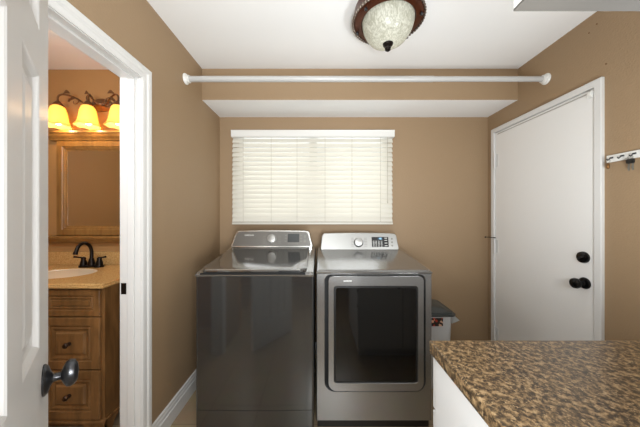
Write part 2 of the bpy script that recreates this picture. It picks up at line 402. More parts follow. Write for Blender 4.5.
# ------------------------------------------------------------------ six-panel door at the left edge (own local frame)
ang = math.atan2(.753, -.658)
W6 = .556
d2 = structroot('door_2', 'white six-panel door standing open at the left edge with dark egg knob', 'door', (-.2481, .1413, 0), ang)
def sixpanel():
    bm = B(); T = .035
    # local: x along the leaf from hinge, visible face is y=0 (towards -y local), body behind at +y
    us = [(0,.108),(.238,.318),(.453,W6)]; pu = [(.108,.238),(.318,.453)]
    zs = [(.012,.235),(.835,1.035),(1.567,1.655),(1.905,2.035)]; pz = [(.235,.835),(1.035,1.567),(1.655,1.905)]
    for a, b_ in us: box(bm, a, b_, 0, T, .012, 2.035)
    for a, b_ in zs:
        for u0, u1 in pu: box(bm, u0, u1, 0, T, a, b_)
    st = [(0,0),(.004,.002),(.010,.008),(.016,.011),(.024,.011),(.044,.004)]
    for z0, z1 in pz:
        for u0, u1 in pu:
            sunk(bm, lambda u,v,w: Vector((u, w, v)), u0, u1, z0, z1, st)
            sunk(bm, lambda u,v,w: Vector((u, T-w, v)), u0, u1, z0, z1, st)
    return bm
lpart('door_leaf', sixpanel(), DOORL, d2)
# knob: rosette oval + stem + egg, both sides
def eggknob(side):
    bm = B()
    y0 = 0 if side < 0 else .035
    c = Vector((W6-.062, y0, .951)); s = side
    def ell(r, h, ez): return [c + Vector((r*math.cos(2*PI*i/28), s*h, ez*r*math.sin(2*PI*i/28))) for i in range(28)]
    prof = [(.024,0,1.32),(.0245,.003,1.32),(.021,.007,1.32),(.012,.011,1.2),(.0085,.015,1),(.008,.022,1),(.0085,.026,1),(.013,.029,1.3),(.0185,.034,1.45),(.0200,.040,1.45),(.0185,.047,1.42),(.0120,.052,1.4),(.0005,.0535,1.3)]
    loft(bm, [ell(r,h,e) for r,h,e in prof]); return bm
lpart('door_knob', eggknob(-1), IRON, d2, True, 'dark pewter egg-shaped door knob')
lpart('door_knob', eggknob(1), IRON, d2, True, 'dark pewter egg-shaped door knob')
f = bx(W6-.0005, W6+.0015, .006, .029, .92, .98); lpart('latch_plate', f, IRON, d2)
for zc in (.25, 1.0, 1.8):
    f = B(); cyl(f, (-.008,.040,zc-.05),(0,0,1),.006,.10,12); lpart('hinge', f, IRON, d2)

# ------------------------------------------------------------------ window and blind
w = structroot('window_1', 'sliding window behind the closed blind', 'window', ((WX0+WX1)/2, YB, WZ0))
f = B()
ring(f, rrect(WX0+.001,WX1-.001,WZ0+.001,WZ1-.001,.001,1), rrect(WX0+.04,WX1-.04,WZ0+.04,WZ1-.04,.001,1), YB+.05, YB+.10)
box(f, -.09, -.02, YB+.05, YB+.10, WZ0+.04, WZ1-.04)
part('window_frame', f, WHITE, w)
f = B(); box(f, WX0+.04, -.09, YB+.072, YB+.076, WZ0+.04, WZ1-.04); part('pane', f, GLASS, w)
f = B(); box(f, -.02, WX1-.04, YB+.072, YB+.076, WZ0+.04, WZ1-.04); part('pane', f, GLASS, w)

bl = thing('window_blind', 'closed white horizontal slat blind on the window above the washer and dryer', 'blind', (-.055, YB, 1.2))
BX_0, BX_1, YS = -.792, .672, 2.262
f = B()
hp = [(YB-.002,1.992),(2.240,1.992),(2.232,2.000),(2.232,2.040),(2.226,2.052),(YB-.002,2.052)]
prism(f, hp, BX_0-.004, BX_1+.012); part('valance', f, PLW, bl)
nsl = 18; pitch = (1.985-1.222)/nsl
for k in range(nsl):
    zc = 1.222 + pitch*(k+.5) + .002
    f = B(); prof = []
    hw = .0262; tilt = math.radians(58)
    for j in range(7):
        s = (j/6*2-1)
        cu = (1-s*s)*.0035
        y = YS + s*hw*math.cos(tilt) - cu*math.sin(tilt)
        z = zc + s*hw*math.sin(tilt) + cu*math.cos(tilt)
        prof.append((y, z))
    back = [(y+.0022*math.sin(tilt), z-.0022*math.cos(tilt)) for y, z in reversed(prof)]
    dx = random.uniform(-.0015,.0015)
    prism(f, prof+back, BX_0+.002+dx, BX_1-.002+dx); part('slat', f, SLAT, bl, True)
f = bx(BX_0, BX_1, YS-.018, YS+.018, 1.199, 1.217, .003); part('bottom_rail', f, SLAT, bl)
CORD = mat('ladder_cord', (190,184,170), .8)
for x in (-.690, -.435, -.200, .055, .300, .560):
    f = B()
    for dy in (-.0145,): tube(f, [(x, YS+dy, 1.217),(x, YS+dy, 1.992)], .0014, 6)
    part('ladder_cord', f, CORD, bl)
f = B(); tube(f, [(.622,YS-.024,1.99),(.622,YS-.026,1.42)], .0022, 6); cyl(f, (.622,YS-.026,1.39),(0,0,1),.005,.04,10,.003); part('pull_cord', f, CORD, bl)

# ------------------------------------------------------------------ closet rod
r = thing('closet_rod', 'long white closet rod spanning wall to wall below the ceiling', 'rod', ((XL+XR)/2, 1.705, 2.226))
RZ, RY = 2.226, 1.705
f = B(); cyl(f, (XL+.012,RY,RZ),(1,0,0),.0195,1.70,28); part('outer_tube', f, GRYPIPE, r, True)
f = B(); cyl(f, (XL+1.712,RY,RZ),(1,0,0),.0172,XR-.012-(XL+1.712),28); part('inner_tube', f, GRYPIPE, r, True)
for x, s in ((XL+.001,1),(XR-.001,-1)):
    f = B(); lathe(f, [(.036,0),(.037,.004),(.033,.010),(.026,.012),(.026,.028),(.020,.030)], axis((x,RY,RZ),(s,0,0)), 28)
    part('end_flange', f, PLW, r, True)

# ------------------------------------------------------------------ washer
wa = thing('washing_machine', 'dark graphite top-load washing machine left of the dryer', 'washing machine', (-.3735, 1.78, 0))
wx0, wx1, wyf, wyb = -.7175, -.0295, 1.430, 2.130
def bowfront(x0, x1, yf, yb, bow, rc, n=24):
    pts = []
    for k in range(6):
        a = k/5*PI/2
        pts.append((x0+rc-rc*math.cos(a), yf+bow+rc-rc*math.sin(a)))
    for k in range(1, n):
        t = k/n; x = x0+rc+(x1-x0-2*rc)*t
        pts.append((x, yf+bow*(2*t-1)**2))
    for k in range(6):
        a = k/5*PI/2
        pts.append((x1-rc+rc*math.sin(a), yf+bow+rc-rc*math.cos(a)))
    pts += [(x1,yb),(x0,yb)]
    return pts
f = B(); prism(f, bowfront(wx0, wx1, wyf, wyb, .005, .012), .035, .932, 'z'); part('cabinet', f, WMET, wa, True)
for x in (wx0+.05, wx1-.05):
    for y in (wyf+.06, wyb-.06): part('foot', cyl(B(), (x,y,0),(0,0,1),.022,.036,16), BLK, wa)
# top frame: side profile lofted in x
def topprof(yf, yb, z0, zf, zb, yk): return [(yb,z0),(yf+.004,z0),(yf-.002,z0+.012),(yf,zf-.016),(yf+.010,zf-.004),(yf+.026,zf),(yk,zb),(yb,zb)]
def topslab(bm, x0, x1, yf, yb, z0, zf, zb, yk, e=.012):
    rr = []
    for x, k in ((x0,1),(x0+e*.3,.3),(x0+e,0),(x1-e,0),(x1-e*.3,.3),(x1,1)):
        rr.append([(x, y, z-(e*.9*k if z > z0+.013 else 0)) for y, z in topprof(yf, yb, z0, zf, zb, yk)])
    return loft(bm, rr)
f = topslab(B(), wx0, wx1, wyf, wyb, .932, .958, 1.012, 1.96); part('top_frame', f, WTOP, wa, True)
# lid on the sloping top
def lidF(x, y):  # surface height of the top
    t = (y-1.456)/(1.96-1.456); return .958+(1.012-.958)*t
f = B()
lx0, lx1, ly0, ly1 = -.690, -.072, 1.424, 1.940
rings = []
def lidring(ins, dz):
    ol = rrect(lx0+ins, lx1-ins, ly0+ins, ly1-ins, (.05,.05,.02,.02), 6)
    out = []
    for x, y in ol:
        bowf = 0
        out.append((x, y, lidF(x,y)+dz))
    return out
loft(f, [lidring(.006,.002), lidring(0,.005), lidring(0,.016), lidring(.004,.0205), lidring(.010,.022), lidring(.045,.0185)], True)
lid = part('lid', f, WLID, wa, True)
f = B(); ol = [(-.232,1.4185),(-.110,1.4185),(-.110,1.425),(-.232,1.425)]
prism(f, ol, .959, .9695, 'z'); part('lid_handle', f, BLK, lid, label='black lid handle recess')
f = B(); prism(f, [(wyf-.0035,.944),(wyf+.012,.944),(wyf+.012,.9535),(wyf-.0035,.9535)], wx0+.03, wx1-.05); part('lid_gap', f, GAP, wa)
f = B(); ol1 = bowfront(wx0+.001, wx1-.001, wyf-.0012, wyf+.2, .005, .012)
prism(f, ol1, .156, .1575, 'z'); part('lower_seam', f, GAP, wa)
f = B(); cyl(f, (-.052, 1.435, .947), (0,-1,0), .008, .006, 16); part('lid_hinge_cap', f, CHR, wa, True)
# control panel
def frame_fn(cx, yb0, zb0, yt, zt):
    L = math.hypot(yt-yb0, zt-zb0); vy, vz = (yt-yb0)/L, (zt-zb0)/L
    return (lambda u, v, w: Vector((cx+u, yb0+vy*v - vz*w, zb0+vz*v + vy*w))), L, Matrix(((1,0,0,cx),(0,vy,-vz,yb0),(0,vz,vy,zb0),(0,0,0,1)))
FW, LW, MW = frame_fn(-.3735, 1.950, 1.030, 1.992, 1.158)
def trap(w0, w1, v0, v1, r0, r1, crown=0, n=7):
    """trapezoid outline with rounded corners; w0 bottom half width, w1 top"""
    out = []
    for (sx, v, hw, r, a0) in ((-1,v0,w0,r0,PI),(1,v0,w0,r0,1.5*PI),(1,v1,w1,r1,0),(-1,v1,w1,r1,.5*PI)):
        cx = sx*(hw-r); cv = v+r if v == v0 else v-r
        for k in range(n+1):
            a = a0+k/n*PI/2; out.append((cx+r*math.cos(a), cv+r*math.sin(a)))
        if crown and sx == 1 and v == v1:
            for k in range(1, 8):
                t = k/8; out.append(((hw-r)*(1-2*t), v+crown*4*t*(1-t)))
    return out
f = B(); oo = trap(.3225,.300,0,LW,.012,.034,.004)
ins = trap(.3205,.298,.003,LW-.002,.011,.032,.004)
loft(f, [[FW(u,v,-.03)-Vector((0,-.11,.012*(0))) for u,v in oo],[FW(u,v,-.002) for u,v in oo],[FW(u,v,.001) for u,v in ins]])
box(f, wx0+.03, wx1-.03, 1.955, 2.12, 1.005, 1.035)
cp = part('control_panel', f, CHR, wa, True)
f = B(); plate(f, trap(.308,.288,.011,LW-.009,.010,.026,.004), -.001, .0025, F=FW); part('panel_face', f, GREYP, cp)
f = B(); lathe(f, [(.036,0),(.036,.010),(.033,.019),(.026,.022),(0,.0225)], MW @ Matrix.Translation((-.003,.068,.002)), 32); part('dial', f, DIAL, cp, True, 'chrome dial')
f = B(); lathe(f, [(.042,0),(.042,.001),(0,.0011)], MW @ Matrix.Translation((-.003,.068,.002)), 32); part('dial_ring', f, MARKD, cp)
f = B(); plate(f, rrect(.124,.216,.042,.110,.003,2), .002, .0035, F=FW); part('display', f, DISP, cp)
f = B()
for vv in (.044,.068,.092):
    for uu in (.100, .222): plate(f, rrect(uu,uu+.018,vv,vv+.010,.003,2), .002, .0032, F=FW)
for vv in (.04,.075): plate(f, rrect(.252,.270,vv,vv+.026,.004,2), .002, .0032, F=FW)
for i in range(6): plate(f, rrect(.128+i*.014,.137+i*.014,.026,.033,.001,1), .002, .0032, F=FW)
part('buttons', f, MARKD, cp)
part('under_gap_dark', bx(wx0+.02, wx1-.02, wyf+.05, wyb-.03, .004, .035), BLK, wa)  # black block added to darken the gap under the washer
part('lid_glint', bx(lx0+.03, lx1-.035, ly0-.0012, ly0+.010, .9685, .9775, .0015), CHR, lid)  # pale strip stands in for the blind's reflection along the lid edge
text_obj('logo_text', 'SAMSUNG', .016, MW @ Matrix.Translation((-.185,.098,.0026)), MARK, cp, bold=.0004)
f = B()
for i in range(5):
    plate(f, rrect(-.075-.0,-.052,.032+i*.014,.036+i*.014,.001,1), .002, .003, F=FW); plate(f, rrect(.048,.072,.032+i*.014,.036+i*.014,.001,1), .002, .003, F=FW)
plate(f, rrect(-.255,-.165,.018,.0205,.001,1), .002, .003, F=FW)
part('cycle_marks', f, MARKD, cp)

# ------------------------------------------------------------------ dryer
dr = thing('clothes_dryer', 'platinum front-load dryer with dark glass door right of the washer', 'dryer', (.3288, 1.80, 0))
dx0, dx1, dyf, dyb = -.0150, .6725, 1.470, 2.150
f = B(); box(f, dx0+.001, dx1-.001, dyf+.026, dyb, .06, .938, .002)
part('cabinet', f, DMET, dr)
for x in (dx0+.05, dx1-.05):
    for y in (dyf+.08, dyb-.06): part('foot', cyl(B(), (x,y,0),(0,0,1),.022,.062,16), BLK, dr)
part('under_gap_dark', bx(dx0+.006, dx1-.006, dyf+.03, dyb-.03, .004, .060), BLK, dr)  # black block stands in for the shade beneath the dryer
# front panel with the door opening
n6 = 8
oo = rrect(dx0, dx1, .063, .940, .004, n6); hole = rrect(.0340, .6340, .238, .934, (.062,.062,.036,.036), n6)
oi = rrect(dx0+.004, dx1-.004, .067, .938, .004, n6)
f = B()
R = lambda ol, y: [Vector((u,y,v)) for u, v in ol]
h2 = rrect(.0325,.6355,.2365,.9355,(.063,.063,.037,.037),n6)
loft(f, [R(oo,dyf+.026), R(oo,dyf+.006), R(oi,dyf), R(h2,dyf), R(hole,dyf+.003), R(hole,dyf+.026)], False)
part('front_panel', f, DMET, dr, True)
f = bx(.030, .638, dyf+.0235, dyf+.0255, .234, .937); part('door_gap_back', f, GAP, dr)  # black sheet behind the door, darkens the gap around it
# door
do = rrect(.0540,.6220,.2450,.9285,(.050,.050,.030,.030),n6)
do2 = rrect(.0570,.6190,.2480,.9255,(.048,.048,.028,.028),n6)
di = rrect(.0870,.5870,.2920,.8700,(.022,.022,.018,.018),n6)
di2 = rrect(.0900,.5840,.2950,.8670,(.020,.020,.016,.016),n6)
f = B(); loft(f, [R(do,dyf+.022), R(do,dyf-.004), R(do2,dyf-.010), R(di,dyf-.010), R(di2,dyf-.004), R(di2,dyf+.022)], False)
dd = part('door', f, DMET, dr, True)
f = B(); plate(f, di2, dyf-.0045, dyf+.02); part('door_glass', f, GLASSD, dd, label='dark glossy door window')
f = B(); ring(f, rrect(.0905,.5835,.2955,.8665,.016,n6), rrect(.100,.574,.305,.857,.014,n6), dyf-.0052, dyf-.004); part('glass_border', f, BLK, dd)
text_obj('logo_text', 'SAMSUNG', .0105, Matrix(((1,0,0,.170),(0,0,-1,dyf-.0105),(0,1,0,.899),(0,0,0,1))), MARK, dd, bold=.0007)
f = topslab(B(), dx0-.001, dx1+.001, dyf-.004, dyb, .940, .962, 1.006, 2.0, .016); part('top_panel', f, DMET, dr, True)
FD, LD, MD = frame_fn(.3300, 2.000, 1.004, 2.030, 1.134)
f = B(); oo = trap(.316,.306,0,LD,.010,.032,.003); ins = trap(.313,.303,.003,LD-.003,.009,.030,.003)
loft(f, [[FD(u,v,-.03)+Vector((0,.085,0)) for u,v in oo],[FD(u,v,-.003) for u,v in oo],[FD(u,v,.001) for u,v in ins]])
cp = part('control_panel', f, DPAN, dr, True)
f = B(); lathe(f, [(.034,0),(.034,.014),(.031,.021),(.024,.023),(0,.0235)], MD @ Matrix.Translation((-.008,.062,.001)), 32); part('dial', f, DIAL, cp, True, 'chrome dial')
f = B(); lathe(f, [(.038,0),(.038,.001),(0,.0011)], MD @ Matrix.Translation((-.008,.058,.001)), 32); part('dial_ring', f, BLK, cp)
f = B(); plate(f, rrect(.100,.236,.022,.104,.003,2), .0005, .003, F=FD); sc = part('display', f, mat('display_charcoal',(46,46,46),.25), cp, label='dark display')
f = B(); plate(f, rrect(.150,.188,.080,.100,.002,2), .003, .0036, F=FD); part('clock_window', f, DISPB, sc)
text_obj('digits', '48', .020, MD @ Matrix.Translation((.170,.090,.0038)), DIGIT, sc, bold=.0006)
f = B()
for i in range(5):
    for uu in (.108,.128,.150,.172): plate(f, rrect(uu,uu+.014,.028+i*.010,.0315+i*.010,.001,1), .003, .0035, F=FD)
for vv in (.030,.052,.074,.092): plate(f, rrect(.204,.226,vv,vv+.005,.001,1), .003, .0035, F=FD)
part('buttons', f, MARK, sc)
f = B()
for vv in (.034,.062,.090): part('button', plate(B(), rrect(.258,.272,vv-.008,vv+.006,.005,3), .001, .0018, F=FD), MARKD, cp)
for i in range(6):
    plate(f, rrect(-.068,-.046,.028+i*.013,.031+i*.013,.001,1), .0008, .0015, F=FD); plate(f, rrect(.036,.062,.028+i*.013,.031+i*.013,.001,1), .0008, .0015, F=FD)
part('cycle_marks', f, MARKD, cp)

# ------------------------------------------------------------------ counter, base cabinet, wall cabinet
cx0 = .334
f = B()
prof = [(cx0+.004,.876),(cx0,.880),(cx0,.908),(cx0+.003,.913),(cx0+.007,.914),(XR-.001,.914),(XR-.001,.876)]
box(f, cx0, XR-.001, YF+.001, .750, .876, .914, .004)
o = new_obj('countertop', f, GRAN); o['label'] = 'brown speckled granite-look countertop on the white base cabinet'; o['category'] = 'countertop'
bc = thing('base_cabinet', 'white base cabinet under the brown speckled countertop', 'cabinet', (.95, .43, 0))
f = B(); box(f, cx0+.006, XR-.001, YF+.001, .722, .09, .875, .001); box(f, cx0+.03, XR-.001, YF+.001, .67, .0, .09)
part('carcass', f, CAB, bc)
for k in range(3):
    a = cx0+.008+k*.405; b_ = a+.400
    def FB(u,v,w): return Vector((u, .742-w, v))
    f = bx(a, b_, .7225, .741, .72, .868, .002); dw = part('drawer', f, CAB, bc)
    f = B(); lathe(f, [(.006,0),(.006,.012),(.014,.018),(.012,.026),(0,.027)], axis(((a+b_)/2,.741,.795),(0,1,0)), 16); part('knob', f, IRON, dw, True)
    f = bx(a, b_, .7225, .741, .10, .712, .002)
    dw = part('door', f, CAB, bc)
    f = B(); lathe(f, [(.006,0),(.006,.012),(.014,.018),(.012,.026),(0,.027)], axis((b_-.04,.741,.65),(0,1,0)), 16); part('knob', f, IRON, dw, True)
    for zz in (.62,.48,):
        if k == 0:
            f = bx(a-.004, a+.001, .722, .738, zz-.02, zz+.01, .001); part('hinge', f, BRZ, dw)
# wall cabinet, top right
uc = thing('wall_cabinet', 'white wall cabinet whose underside shows in the top right corner', 'cabinet', (.95, .26, 1.641))
ux0, uyf, uz = .326, .415, 1.641
f = B()
box(f, ux0, ux0+.018, YF+.001, uyf-.02, uz, 2.40); box(f, XR-.02, XR-.001, YF+.001, uyf-.02, uz, 2.40); box(f, ux0+.018, XR-.02, YF+.001, uyf-.02, uz+.014, uz+.030)
box(f, ux0+.018, XR-.02, YF+.001, uyf-.02, 2.38, 2.40); box(f, ux0+.018, XR-.02, YF+.001, YF+.008, uz+.03, 2.38)
part('carcass', f, CAB, uc)
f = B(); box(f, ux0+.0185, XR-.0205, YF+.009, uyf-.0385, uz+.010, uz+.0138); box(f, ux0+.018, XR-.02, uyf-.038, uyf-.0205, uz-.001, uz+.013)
box(f, ux0, XR-.002, YF+.002, uyf-.001, uz-.004, uz-.0005); part('bottom_panel', f, mat('shaded_underside_grey', (90,86,80), .6, var=.1, vscale=8), uc, label='grey underside with shade in its colour')  # underside shade put into its colour, offsetting the fill lights
for k in range(3):
    a = ux0+k*.414; f = bx(a, a+.411, uyf-.0195, uyf, uz, 2.40, .0015); dw = part('door', f, CAB, uc)
    if k == 0:
        pass
f = bx(ux0+.035, ux0+.115, .29, .365, uz-.009, uz-.0042, .002); box(f, ux0+.045, ux0+.105, .30, .355, uz-.011, uz-.0085)
part('under_cabinet_plate', f, mat('plate_brown_grey',(84,76,70),.4), uc, label='brownish plate on the underside')

# ------------------------------------------------------------------ bin behind the dryer
tb = thing('trash_bin', 'pale grey bin with dark domed lid between the dryer and the exterior door', 'bin', (.85, 1.95, 0))
f = B()
ob = lambda x0,x1,y0,y1,r,z: [Vector((u,v,z)) for u,v in rrect(x0,x1,y0,y1,r,6)]
loft(f, [ob(.725,.965,1.83,2.07,.03,0), ob(.705,.985,1.81,2.09,.035,.535), ob(.700,.990,1.805,2.095,.035,.537), ob(.700,.990,1.805,2.095,.035,.546)])
part('body', f, BINW, tb, True)
f = B()
loft(f, [ob(.690,1.005,1.795,2.105,.04,.546), ob(.688,1.008,1.792,2.108,.04,.558), ob(.700,.995,1.805,2.095,.04,.561), ob(.702,.993,1.807,2.093,.04,.572), ob(.712,.965,1.815,2.085,.04,.574), ob(.722,.950,1.83,2.07,.05,.586), ob(.740,.915,1.85,2.05,.06,.598), ob(.77,.87,1.90,2.0,.04,.604)])
part('lid', f, BINL, tb, True, 'dark grey domed lid')
f = bx(.815,.905,1.8025,1.8055,.475,.535); part('sticker', f, LAB, tb, label='red and black sticker')
f = B()
vs = [(.988,1.86,.543),(1.045,1.88,.500),(1.035,1.93,.478),(.989,1.96,.495),(.992,1.90,.478)]
A = [f.verts.new(p) for p in [(.9915,1.84,.544),(1.006,1.86,.541),(1.065,1.87,.488),(1.045,1.88,.472),(1.00,1.85,.476),(.9915,1.84,.478)]]
f.faces.new(A); r_ = bmesh.ops.extrude_face_region(f, geom=f.faces[:])
bmesh.ops.translate(f, verts=[g for g in r_['geom'] if isinstance(g, bmesh.types.BMVert)], vec=(0,.05,-.004))
part('bag_corner', f, BAG, tb, label='translucent plastic bag corner hanging out')

# ------------------------------------------------------------------ key rack and keys on the right wall
kr = thing('key_rack', 'white key rack with small dark hooks on the right wall beside the exterior door', 'key rack', (XR, 1.22, 1.590))
f = bx(XR-.012, XR-.0005, 1.06, 1.340, 1.572, 1.610, .003); part('rail', f, PLW, kr)
hooks = [1.315, 1.268, 1.220, 1.172, 1.124, 1.080]
for y in hooks:
    f = B()
    box(f, XR-.014, XR-.0118, y-.008, y+.008, 1.590, 1.599, .0008)
    tube(f, bez([(XR-.013,y,1.596),(XR-.022,y,1.592),(XR-.027,y,1.584),(XR-.033,y,1.581),(XR-.038,y,1.589)],4), .0022, 8)
    part('hook', f, IRON, kr)
def keyset(name, label, y, big):
    t = thing(name, label, 'keys', (XR-.032, y, 1.583))
    f = B(); N = 20; rr = .010
    tube(f, [(0, rr*math.cos(2*PI*i/N), -.006+rr*math.sin(2*PI*i/N)) for i in range(N+1)], .0011, 6); lpart('key_ring', f, STEEL, t)
    if big:
        f = bx(-.006,.006,-.016,.016,-.038,-.014,.005); lpart('key_fob', f, BLK, t, True)
        for k, dy in enumerate((-.010,.008)):
            f = B(); box(f, -.002+k*.003,.000+k*.003, dy-.004, dy+.003, -.072, -.038); box(f, -.002+k*.003,.000+k*.003, dy+.002, dy+.005, -.062, -.050)
            lpart('key_blade', f, STEEL, t)
    else:
        f = B(); lathe(f, [(.002,0),(.006,.004),(.0075,.016),(.006,.026),(.003,.030),(0,.031)], Matrix.Translation((0,0,-.048)), 14); lpart('key_tag', f, BRASS, t, True)
    return t
keyset('key_set', 'small brown tag hanging from the key rack hook nearest the exterior door', hooks[0], False)
keyset('key_set', 'black key fob with keys hanging from the third hook of the key rack', hooks[2], True)
for y, z, lb in ((1.436,2.347,'tiny wall anchor nearer the ceiling lamp, lower of the two just below the ceiling'),(1.395,2.368,'tiny wall anchor, upper of the two just below the ceiling on right wall'),(1.351,2.116,'tiny wall anchor just above the exterior door frame corner')):
    f = B(); lathe(f, [(.0035,0),(.0035,.002),(0,.003)], axis((XR-.0003,y,z),(-1,0,0)), 10)
    o = new_obj('wall_anchor', f, BRASS, None, True); o['label'] = lb; o['category'] = 'wall anchor'

# ------------------------------------------------------------------ ceiling lamp
LX, LY = .385, 1.380
cl = thing('ceiling_lamp', 'flush ceiling lamp with brown rope-edged rim and etched glass bowl', 'ceiling light', (LX, LY, ZC))
M0 = Matrix.Translation((LX,LY,0))
f = B(); lathe(f, [(.10,ZC-.001),(.185,ZC-.004),(.188,ZC-.030),(.192,2.392),(.194,2.384),(.190,2.376),(.178,2.370),(.165,2.366),(.148,2.364),(.142,2.372),(.142,2.40),(.09,2.42)], M0, 64)
part('rim', f, LBR, cl, True)
f = B()
for i in range(64):
    a = 2*PI*i/64; c = Vector((LX+.1925*math.cos(a), LY+.1925*math.sin(a), 2.3745))
    tdir = Vector((-math.sin(a), math.cos(a), .7)).normalized()
    lathe(f, [(.0005,-.012),(.0055,-.007),(.0072,0),(.0055,.007),(.0005,.012)], axis(c, tdir), 8)
part('rope_band', f, LROPE, cl, True, 'pewter rope twist band')
f = B(); lathe(f, [(.1415,2.371),(.140,2.352),(.133,2.326),(.119,2.298),(.100,2.272),(.070,2.254),(.040,2.246),(.004,2.243)], M0, 64)
part('glass_bowl', f, BOWL, cl, True, 'etched frosted glass bowl')
f = B(); lathe(f, [(.003,2.262),(.022,2.256),(.029,2.246),(.026,2.237),(.014,2.231),(.013,2.226),(.017,2.220),(.015,2.211),(.006,2.204),(0,2.203)], M0, 24)
part('finial', f, BRZ, cl, True)
for i in range(6):
    a = 2*PI*i/6+.62
    f = B(); c = (LX+.172*math.cos(a), LY+.172*math.sin(a), 2.3715)
    lathe(f, [(.004,0),(.004,.008),(.008,.012),(.009,.018),(.006,.024),(0,.026)], axis(c,(0.15*math.cos(a),.15*math.sin(a),-1)), 12)
    part('rim_knob', f, IRON, cl, True)

# ------------------------------------------------------------------ bathroom: vanity
VX0, VX1, VYF, VYB = -2.19, -1.250, 1.430, BY1-.001
vc = thing('bathroom_vanity', 'brown wooden bathroom vanity cabinet with raised-panel drawers', 'cabinet', (-1.72, 1.70, 0))
f = B(); box(f, VX0, VX1, VYF+.012, VYB-.016, .095, .866, .001)
part('carcass', f, VWOOD, vc)
f = B(); pr = [(VYF+.004,.075),(VYF-.004,.082),(VYF-.004,.092),(VYF+.004,.100),(VYF+.014,.104),(VYF+.014,.075)]
prism(f, pr, VX0-.012, VX1+.012)
box(f, VX1, VX1+.012, VYF+.004, VYB-.016, .078, .098, .003); box(f, VX0-.012, VX0, VYF+.004, VYB-.016, .078, .098, .003)
part('base_moulding', f, VWOOD, vc)
f = B()
for (xa, xb) in ((VX0,VX0+.12),(VX1-.12,VX1)):
    s = 1 if xa == VX0 else -1; xo = VX0 if s == 1 else VX1
    prism(f, [(xo,.078),(xo,0),(xo+s*.05,0),(xo+s*.065,.03),(xo+s*.12,.06),(xo+s*.14,.078)], VYF+.006, VYF+.028, 'y')
prism(f, [(VYB-.02,.078),(VYB-.02,0),(VYB-.07,0),(VYB-.09,.04),(VYB-.14,.078)], VX1-.02, VX1, 'x')
prism(f, [(VYF+.01,.078),(VYF+.01,0),(VYF+.06,0),(VYF+.08,.04),(VYF+.13,.078)], VX1-.02, VX1, 'x')
box(f, VX0+.03, VX1-.06, VYF+.08, VYF+.10, 0, .078)
part('feet', f, VWOOD, vc)
def raised(x0, x1, z0, z1, name, knob):
    f = B(); F = lambda u, v, w: Vector((u, VYF+.012-w, v))
    # side walls + nested steps
    sunk(f, F, x0, x1, z0, z1, [(0,0),(0,.016),(.003,.019),(.045,.019),(.049,.012),(.058,.012),(.062,.017),(.066,.017),(.078,.011),(.084,.011),(.094,.020)] if z1-z0 > .2 else
         [(0,0),(0,.016),(.003,.019),(.032,.019),(.036,.012),(.043,.012),(.047,.017),(.050,.017),(.058,.011),(.062,.018)])
    dd = part(name, f, VWOOD, vc)
    if knob:
        f = B(); lathe(f, [(.011,0),(.011,.003),(.006,.006),(.006,.014),(.013,.019),(.0145,.025),(.011,.031),(0,.033)], axis((knob[0],VYF-.009,knob[1]),(0,-1,0)), 20); part('knob', f, SHAD, dd, True)
raised(-1.606,-1.266,.704,.858,'drawer',None)
raised(-1.606,-1.266,.398,.697,'drawer',(-1.436,.548))
raised(-1.606,-1.266,.108,.391,'drawer',(-1.436,.250))
raised(-2.175,-1.896,.108,.858,'door',(-1.93,.55)); raised(-1.890,-1.612,.108,.858,'door',(-1.85,.55))
# top with sink hole
tx0, tx1, tyf, tyb = -2.215, -1.232, 1.410, BY1-.001
SX, SY, SA, SB = -1.735, 1.665, .205, .150
f = B(); NN = 48
def sq(i):
    a = 2*PI*i/NN; c, s = math.cos(a), math.sin(a)
    hx, hy = (tx1-tx0)/2, (tyb-tyf)/2; k = 1/max(abs(c)/hx, abs(s)/hy)
    return Vector(((tx0+tx1)/2+c*k, (tyf+tyb)/2+s*k, 0))
corner_fix = [sq(i) for i in range(NN)]
for cxx in (tx0, tx1):
    for cyy in (tyf, tyb):
        j = min(range(NN), key=lambda i: (corner_fix[i]-Vector((cxx,cyy,0))).length); corner_fix[j] = Vector((cxx,cyy,0))
el = lambda k, z: [Vector((SX+SA*k*math.cos(2*PI*i/NN), SY+SB*k*math.sin(2*PI*i/NN), z)) for i in range(NN)]
at = lambda z, e=0: [Vector((v.x+(e if v.x < -1.9 and abs(v.x-tx0)<1e-4 else (-e if abs(v.x-tx1)<1e-4 else 0)), v.y+(e if abs(v.y-tyf)<1e-4 else 0), z)) for v in corner_fix]
loft(f, [el(1,.872), at(.867,.004), at(.871), at(.880), at(.883,.006), at(.890,.006), at(.895,.010), el(1.0,.895), el(.985,.890), el(1,.872)], False)
box(f, tx0, tx1, BY1-.022, BY1-.001, .8955, .998, .002)
vt = part('vanity_top', f, VTOP, vc, label='cream stone top with backsplash')
f = B(); loft(f, [el(.995,.8915), el(.99,.893), el(.96,.893), el(.92,.880), el(.80,.835), el(.55,.795), el(.2,.780), el(.03,.779)])
part('basin', f, SINK, vt, True, 'white oval basin')
